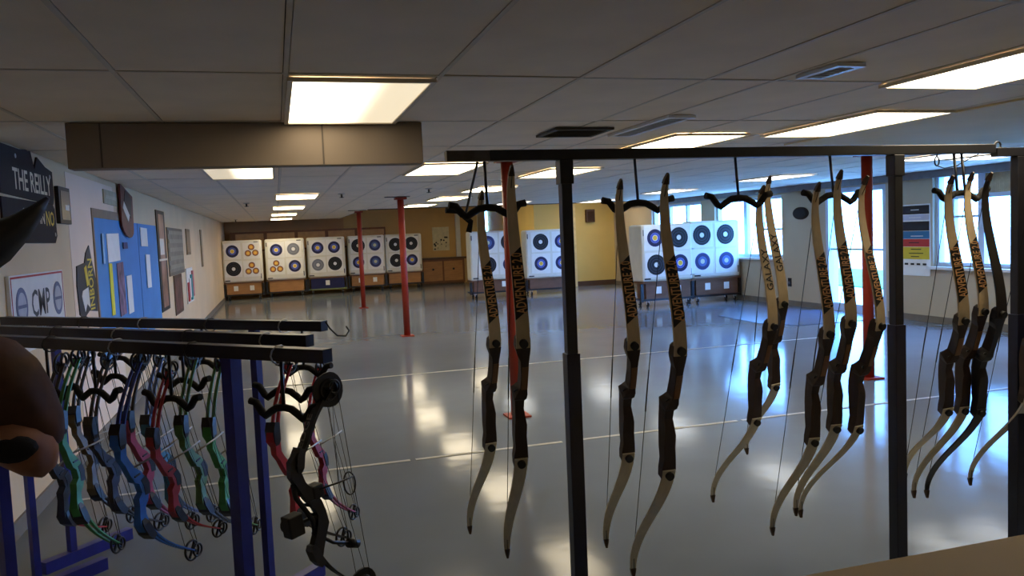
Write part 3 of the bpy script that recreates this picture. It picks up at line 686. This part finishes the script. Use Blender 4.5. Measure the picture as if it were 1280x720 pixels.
ME = {'upper_limb': mesh_of(limb_mesh(1), 'upper_limb', m_limb), 'lower_limb': mesh_of(limb_mesh(-1), 'lower_limb', m_limb2),
      'upper_dk': mesh_of(limb_mesh(1), 'upper_limb', m_limbdk), 'lower_dk': mesh_of(limb_mesh(-1), 'lower_limb', m_limbdk),
      'utip': mesh_of(limb_mesh(1, True), 'limb_tip', m_tip), 'ltip': mesh_of(limb_mesh(-1, True), 'limb_tip', m_tip),
      'riser': mesh_of(riser_mesh(), 'riser', m_riser), 'riser_dk': mesh_of(riser_mesh(), 'riser', m_blackm)}
ME['stripe'] = mesh_of(MB().ribbon([(.214, .14, .0, .0235, .012), (.21, .08, .0, .0225, .012), (.207, .05, .0, .022, .012)]), 'wood_stripe', m_riser2)
ME['rest'] = mesh_of(MB().tube([(.19, .004, .045), (.2, -.02, .042), (.21, -.026, .044)], .003, 6), 'arrow_rest', m_black)
for k, sg in (('ubolt', 1), ('lbolt', -1)):
    ME[k] = mesh_of(MB().tube([(.224, .0, sg*.236), (.244, .0, sg*.236)], .015, 14), 'limb_bolt', m_black)
sv = VT-.03
ME['string'] = mesh_of(MB().tube([(limb_u(VT-.02)+.012, 0, VT-.02), (limb_u(VT-.1)-.006, 0, VT-.1), (.012, 0, .3), (.008, 0, 0), (.012, 0, -.3), (limb_u(VT-.1)-.006, 0, -VT+.1), (limb_u(VT-.02)+.012, 0, -VT+.02)], .0016, 5), 'bowstring', m_string)
ME['serving'] = mesh_of(MB().tube([(.009, 0, .08), (.008, 0, -.02), (.009, 0, -.09)], .0027, 6), 'serving', m_black)
def limb_patch(v0, v1, off, n=10, slant=.03):
    mb = MB(); vs = []; fs = []
    for i in range(n+1):
        for sy in (-1, 1):
            t = i/n; v = v0+(v1-v0)*t + (slant*sy*(.5) if i in (0, n) else slant*sy*.5)
            vs.append(on_limb(v, sy*limb_w(v)*.97, off))
    for i in range(n): fs.append((2*i, 2*i+1, 2*i+3, 2*i+2))
    mb.add(vs, fs); return mb
def limb_text(st, v0, v1, h, m, name):
    vs, fs, w = text2d(st, .02); mb = MB()
    mb.add([on_limb(v0+x/w*(v1-v0), h/2-y*h, .0064) for x, y in vs], fs); me = mb.mesh(name); me.materials.append(m); return me
ME['band'] = mesh_of(limb_patch(.325, .52, .0056), 'lettered_band', m_black)
ME['adv'] = limb_text('ADVENTURE 2.0', .33, .515, .036, m_orange, 'lettering')
ME['gal'] = limb_text('GALAXY', .38, .54, .032, m_black, 'lettering')
def recurve(par, label, kind):
    x, y, z, a, b, c = par
    t = thing('recurve_bow', label, 'bow', (x, y, z), (c, b, a), 'recurve bows on the rack')
    dk = kind == 'dark'
    r = link('riser', ME['riser_dk' if dk else 'riser'], None, t)
    if not dk: link('wood_stripe', ME['stripe'], None, r)
    link('arrow_rest', ME['rest'], None, r)
    ul = link('upper_limb', ME['upper_dk' if dk else 'upper_limb'], None, t); lo_ = link('lower_limb', ME['lower_dk' if dk else 'lower_limb'], None, t)
    if dk: ul['label'] = 'black upper limb'
    link('limb_tip', ME['utip'], None, ul); link('limb_tip', ME['ltip'], None, lo_)
    link('limb_bolt', ME['ubolt'], None, r); link('limb_bolt', ME['lbolt'], None, r)
    st = link('bowstring', ME['string'], None, t); link('serving', ME['serving'], None, st)
    if kind == 'adv': bnd = link('lettered_band', ME['band'], None, ul); link('lettering', ME['adv'], None, ul)
    if kind == 'gal': link('lettering', ME['gal'], None, ul)
RB = [((.784, 3.335, 1.002, -1.453, .282, .024), 'adv', 'leftmost recurve bow on the black rack, with black lettered band'),
      ((.808, 2.873, 1.06, -1.638, .281, .009), 'adv', 'second recurve bow from the left, hanging before the orange red post'),
      ((1.255, 2.94, 1.008, -1.642, .28, .027), 'adv', 'first recurve bow right of the left black rack post'),
      ((1.292, 2.698, .999, -1.579, .23, -.008), 'adv', 'recurve bow hanging lowest, before the left target of the window pair'),
      ((2.014, 3.267, .993, -1.48, .304, .025), 'gal', 'left one of the two crossing recurve bows with plain black lettering'),
      ((2.325, 3.561, 1.075, -1.589, .375, .127), 'gal', 'right one of the two crossing recurve bows with plain black lettering'),
      ((2.095, 2.941, .967, -1.655, .223, -.022), 'adv', 'left of the three recurve bows hanging before the glass door'),
      ((2.195, 2.922, 1.022, -1.686, .278, .015), 'adv', 'middle of the three recurve bows hanging before the glass door'),
      ((2.276, 2.939, .999, -1.41, .281, .037), 'adv', 'right of the three recurve bows, before the bright red post'),
      ((2.802, 2.951, 1.029, -1.7, .4, .131), 'adv', 'recurve bow just right of the striped poster, lower limb behind the post'),
      ((2.938, 3.006, .999, -1.665, .238, -.006), 'adv', 'recurve bow left of the all black bow before the right window'),
      ((2.973, 2.954, .998, -1.636, .266, .016), 'dark', 'all black recurve bow hanging before the right window'),
      ((3.24, 2.95, 1.03, -1.62, .26, .01), 'adv', 'recurve bow cut off by the right picture edge')]
for par, k, lab in RB: recurve(par, lab, k)

# ------------------------------------------------------------------ compound bow racks (three parallel bars)
ZB = 1.27
bars = {'f': ((-1.28, 3.88), (.13, 2.48)), 'm': ((-1.38, 4.33), (.094, 2.9)), 'b': ((-1.40, 4.79), (.17, 3.36))}
def on_bar(k, x, y):
    (x0, y0), (x1, y1) = bars[k]; n = Vector((y1-y0, -(x1-x0))); r = ray(x, y)
    return CW + r*((x0*n.x+y0*n.y)/(r.x*n.x+r.y*n.y))
RK = {'f': ('front of three parallel black and blue bow racks at left', [(293, 520), (3, 620)], .046, [(355, 512), (215, 500), (120, 491), (62, 488)]),
      'm': ('middle of three parallel black and blue bow racks at left', [(36, 600), (288, 520)], .03, [(355, 490), (230, 477), (145, 472)]),
      'b': ('rearmost of three parallel black and blue bow racks at left', [(327, 560), (80, 560)], .034, [(380, 461), (255, 454), (150, 449)])}
for k, (lab, posts, pw, hg) in RK.items():
    (x0, y0), (x1, y1) = bars[k]; t = thing('bow_rack', lab, 'rack', ((x0+x1)/2, (y0+y1)/2, 0)); T = Matrix.Translation(-t.location)
    def rp3(name, mb, m, par=t):
        o = obj(name, mb, m, par); o.matrix_parent_inverse = T if par is t else Matrix(); return o
    dv = Vector((x1-x0, y1-y0, 0)).normalized(); nv = Vector((-dv.y, dv.x, 0))
    rp3('top_bar', MB().bar((x0, y0, ZB-.021), (x1, y1, ZB-.021), .042, .042), m_navy)
    for px in posts:
        p = on_bar(k, *px)
        if p.x < -1.36: p.x = -1.36
        c = Vector((p.x, p.y, 0))
        rp3('post', MB().bar(c+Vector((0, 0, .06)), c+Vector((0, 0, ZB-.042)), pw, pw, dv), m_blue)
        ft = rp3('foot', MB().bar(c-nv*.16+Vector((0, 0, .03)), c+nv*.34+Vector((0, 0, .03)), .05, .06), m_blue)
    for hx in hg:
        p = on_bar(k, *hx); h = rp3('hanger_rod', MB().tube([(p.x, p.y, ZB-.042), (p.x, p.y, p.z+.005)], .006, 6), m_blackm)
        o = obj('padded_arm', mustache(MB(), (p.x, p.y, p.z), dv, .145, .0125), m_foam, h)
    # cable ties on the bar
    for i in range(4):
        c = Vector((x0, y0, ZB-.025)).lerp(Vector((x1, y1, ZB-.025)), .3+.2*i)
        rp3('cable_tie', MB().tube([c+nv*.03*math.cos(a)+Vector((0, 0, .03*math.sin(a)))+nv*(.008*math.cos(a)) for a in [2*math.pi*j/10 for j in range(10)]], .003, 5, closed=True), m_steel if i % 2 else m_blackm)

c0 = Vector((.17, 3.36, ZB-.02))
tag(obj('cord_end', MB().tube([c0+Vector(q) for q in ((.004, -.03, .02), (.02, -.02, -.01), (.05, .0, -.045), (.085, .01, -.05), (.1, .02, -.03), (.09, .03, -.012))], .0035, 6), m_string), 'short black cord curling off the end of the rearmost left rack bar', 'cord')
# ------------------------------------------------------------------ compound bows
CU, CV, CP, CPV = .0, .44, .21, .19
def cam_mesh(sg):
    mb = MB(); c = Vector((CU, 0, sg*CV)); r = .042
    mb.tube([c+Vector((r*math.cos(t), 0, r*math.sin(t))) for t in [2*math.pi*i/20 for i in range(20)]], .0055, 6, closed=True)
    for i in range(4):
        t = math.pi/4+i*math.pi/2; mb.bar(c, c+Vector((r*math.cos(t), 0, r*math.sin(t))), .007, .009, (0, 1, 0))
    c2 = c+Vector((-.02, .012, sg*.01)); r2 = .027
    mb.tube([c2+Vector((r2*math.cos(t), 0, r2*math.sin(t))) for t in [2*math.pi*i/16 for i in range(16)]], .005, 6, closed=True)
    mb.tube([c+Vector((0, -.022, 0)), c+Vector((0, .022, 0))], .005, 8)
    return mb
def climb(sg):
    mb = MB()
    for y in (-.014, .014):
        st = [(CP-.0+.0*i, 0, 0, 0, 0) for i in range(0)]
        for i in range(9):
            t = i/8; u = CP-.005-(CP-.005-CU)*t + .03*math.sin(math.pi*t); v = CPV-.01+(CV-CPV+.01)*t
            st.append((u, sg*v, y-.0085+.002*t, y+.0085-.002*t, .0085-.003*t))
        mb.ribbon(st)
    return mb
def criser(k=1.02):
    st = [(.22, .212, -.017, .017, .02), (.18, .218, -.018, .018, .045), (.15, .215, -.015, .015, .03), (.12, .222, -.013, .013, .034), (.09, .212, -.013, .013, .028), (.05, .2, -.013, .013, .036), (.015, .183, -.014, .014, .05), (-.01, .165, -.013, .013, .04), (-.06, .165, -.013, .013, .036), (-.085, .187, -.014, .014, .05), (-.11, .2, -.013, .013, .03), (-.14, .21, -.014, .014, .034), (-.17, .216, -.017, .017, .045), (-.22, .212, -.017, .017, .02)]
    return MB().ribbon([(u, v, a*1.1, b*1.1, t*k) for v, u, a, b, t in st])
def edge_riser():
    st = [(.235, .205, .02), (.2, .228, .05), (.15, .236, .05), (.1, .218, .04), (.05, .19, .05), (.0, .162, .045), (-.04, .15, .04), (-.085, .152, .055), (-.13, .172, .05), (-.18, .198, .055), (-.235, .2, .02)]
    mb = MB().ribbon([(u, v, -.017, .017, t) for v, u, t in st])
    for v, u in ((.075, .246), (.02, .222), (-.03, .2)): mb.tube([(u, 0, v), (u-.045, 0, v-.02)], .007, 6)
    mb.tube([(.25, 0, .12), (.248, 0, .06), (.218, 0, .0), (.19, 0, -.06), (.19, 0, -.12)], .011, 8)
    return mb
def cpocket(sg):
    return MB().ribbon([(.218, sg*.155, -.019, .019, .018), (.216, sg*.175, -.026, .026, .034), (.205, sg*.22, -.027, .027, .036), (.19, sg*.25, -.026, .026, .026)])
CM = {'cam_u': mesh_of(cam_mesh(1), 'cam', m_blackm), 'cam_l': mesh_of(cam_mesh(-1), 'cam', m_blackm),
      'pock_u': mesh_of(cpocket(1), 'limb_pocket', m_blackm), 'pock_l': mesh_of(cpocket(-1), 'limb_pocket', m_blackm),
      'string': mesh_of(MB().tube([(CU-.042, .0, CV), (CU-.04, 0, 0), (CU-.042, 0, -CV)], .0016, 5), 'bowstring', m_string),
      'cable1': mesh_of(MB().tube([(CU+.02, .012, CV), (CU+.045, .02, .05), (CU-.02, .008, -CV)], .0013, 5), 'cable', m_string),
      'cable2': mesh_of(MB().tube([(CU-.02, -.01, CV), (CU+.045, .012, .05), (CU+.02, -.012, -CV)], .0013, 5), 'cable', m_string),
      'rod': mesh_of(MB().tube([(.205, .008, .06), (.05, .03, .055), (-.02, .032, .055)], .0045, 6), 'cable_guard', m_steel),
      'rod_dk': mesh_of(MB().tube([(.205, .008, .06), (.05, .03, .055), (-.02, .032, .055)], .0045, 6), 'cable_guard', m_blackm),
      'grip': mesh_of(MB().ribbon([(.158, -.002, -.016, .016, .03), (.15, -.035, -.016, .016, .032), (.158, -.075, -.015, .015, .03)]), 'grip', m_black),
      'rest': mesh_of(MB().box(.17, .2, -.02, .02, .02, .026).tube([(.19, -.015, .026), (.17, -.02, .05)], .003, 5), 'arrow_rest', m_blackm)}
RISER, CLIMB = criser(), {1: climb(1), -1: climb(-1)}
_cm = {}
def cmesh(kind, m):
    key = (kind, m.name)
    if key not in _cm: _cm[key] = mesh_of({'riser': RISER, 1: CLIMB[1], -1: CLIMB[-1]}[kind], {'riser': 'riser', 1: 'upper_limbs', -1: 'lower_limbs'}[kind], m)
    return _cm[key]
def gloss(n, c): return mat(n, c, .4, var=.18, scale=14.)
PNT = {'green': gloss('bow_green', s(66, 150, 72)), 'olive': gloss('bow_olive', s(112, 96, 62)), 'dark': gloss('bow_purple_black', s(40, 36, 52)), 'blue': gloss('bow_blue', s(44, 112, 200)),
       'pink': gloss('bow_pink', s(176, 62, 100)), 'teal': gloss('bow_teal', s(54, 118, 150)), 'red': gloss('bow_red', s(176, 42, 46)), 'red_bright': gloss('bow_bright_red', s(200, 44, 50)), 'black': gloss('bow_black', s(20, 20, 22)),
       'limb_blue': gloss('limb_blue', s(92, 116, 170)), 'limb_dark': gloss('limb_dark', s(62, 56, 50)), 'limb_navy': gloss('limb_navy', s(44, 56, 130)), 'olive_green': gloss('bow_olive_green', s(84, 130, 70))}
def compound(par, label, rc, lc, lc2=None, extra=False):
    x, y, z, a, b, c, sc = par
    t = thing('compound_bow', label, 'bow', (x, y, z), (c, b, a), 'compound bows on the left racks', sc)
    r = link('riser', cmesh('riser', PNT[rc]) if not extra else mesh_of(edge_riser(), 'riser', PNT[rc]), None, t)
    link('grip', CM['grip'], None, r); link('arrow_rest', CM['rest'], None, r); link('cable_guard', CM['rod_dk' if extra else 'rod'], None, r)
    for sg, ck, pk_ in ((1, 'cam_u', 'pock_u'), (-1, 'cam_l', 'pock_l')):
        l = link('upper_limbs' if sg > 0 else 'lower_limbs', cmesh(sg, PNT[lc if sg > 0 or not lc2 else lc2]), None, t)
        link('limb_pocket', CM[pk_], None, l); link('cam', CM[ck], None, l)
    st = link('bowstring', CM['string'], None, t)
    link('cable', CM['cable1'], None, t); link('cable', CM['cable2'], None, t)
    return t, r
compound((-.713, 3.386, .819, -1.911, .062, .095, .851), 'bright green compound bow with green limbs, first beside the animal head', 'green', 'green')
compound((-.748, 3.817, .778, -1.973, .154, .098, .84), 'olive brown compound bow behind the first green one', 'olive', 'limb_dark')
compound((-.642, 3.77, .751, -2.124, .273, .022, .911), 'dark purplish black compound bow between olive and blue bows', 'dark', 'limb_dark')
compound((-.439, 3.173, .816, -2.141, .202, .057, .876), 'bright blue compound bow with dark blue upper limb', 'blue', 'limb_navy', 'blue')
compound((-.485, 3.586, .788, -2.093, .211, .068, .857), 'pink compound bow just behind the bright blue one', 'pink', 'limb_dark', 'pink')
compound((-.471, 4.12, .67, -2.09, .313, .032, .997), 'teal compound bow with pale blue limbs, mostly behind the red bow', 'teal', 'limb_blue')
compound((-.33, 3.091, .848, -2.189, .288, .005, .753), 'red compound bow with red limbs in the middle of the left racks', 'red', 'red')
compound((-.273, 3.395, .797, -2.069, .238, .058, .848), 'green compound bow just right of the red one', 'olive_green', 'olive_green', 'limb_dark')
compound((-.226, 3.853, .67, -1.973, .236, .022, .959), 'green compound bow partly behind the thick blue post', 'green', 'olive_green')
compound((.098, 3.036, .81, -2.311, .238, .081, .818), 'bright red compound bow behind the black lettered bow', 'red_bright', 'red_bright', 'limb_dark')
compound((.198, 3.438, .745, -2.184, .166, .078, .751), 'pinkish red compound bow rightmost on the left racks', 'red', 'red_bright', 'pink')
compound((-.913, 4.066, .682, -1.943, .379, -.091, 1.051), 'black compound bow with red limbs half hidden by the animal head', 'black', 'limb_dark', 'red')
eb, er = compound((.168, 2.538, .812, -2.556, .105, .05, .738), 'black hunting compound bow with sight and big cams, lettered on its limb', 'black', 'black', None, True)
# fittings of the black bow
obj('sight', MB().box(.19, .28, -.02, -.008, -.06, -.045).box(.23, .3, -.06, .0, -.1, -.01), m_black, er, .006)
obj('sight_ring', MB().tube([(.265+.032*math.cos(t), -.065, -.055+.032*math.sin(t)) for t in [2*math.pi*i/18 for i in range(18)]], .006, 6, closed=True), m_blackm, er)
obj('stabilizer', MB().tube([(.2, 0, -.11), (.1, -.02, -.2), (.02, -.03, -.24)], .008, 8).tube([(.02, -.03, -.24), (-.03, -.035, -.265)], .02, 10), m_black, er)
obj('rest_block', MB().box(.12, .18, -.04, .02, .02, .08), m_black, er, .01)
obj('peep_loop', MB().tube([(-.02+.03*math.cos(t), .0, .02+.05*math.sin(t)) for t in [2*math.pi*i/16 for i in range(16)]], .004, 6, closed=True), m_blackm, er)
for sg in (1, -1):
    c = Vector((CU-.01, 0, sg*CV)); poly = [(c.x+.08*math.cos(t)*(1.1 if math.cos(t) > 0 else .8), c.z+.075*math.sin(t)) for t in [2*math.pi*i/18 for i in range(18)]]
    obj('cam_module', MB().prism(poly, lambda a_, b_: (a_, -.012, b_), (0, .01, 0)), m_black, eb)
obj('limb_skin', MB().ribbon([(CP+.02, CPV, -.026, .026, .012), (CP-.04, .25, -.026, .026, .012), (.11, .34, -.024, .024, .012), (.05, .41, -.022, .022, .012)]), PNT['black'], eb)
def el(v): 
    t = (v-CPV)/(.41-CPV); return CP-.01-.145*t
lettering('lettering', 'EDGE', lambda a_, b_: (el(.25+a_)+.03, .016-b_, .25+a_), mat('grey_letters', s(140, 132, 120), .6), eb, .12, .032, .02)
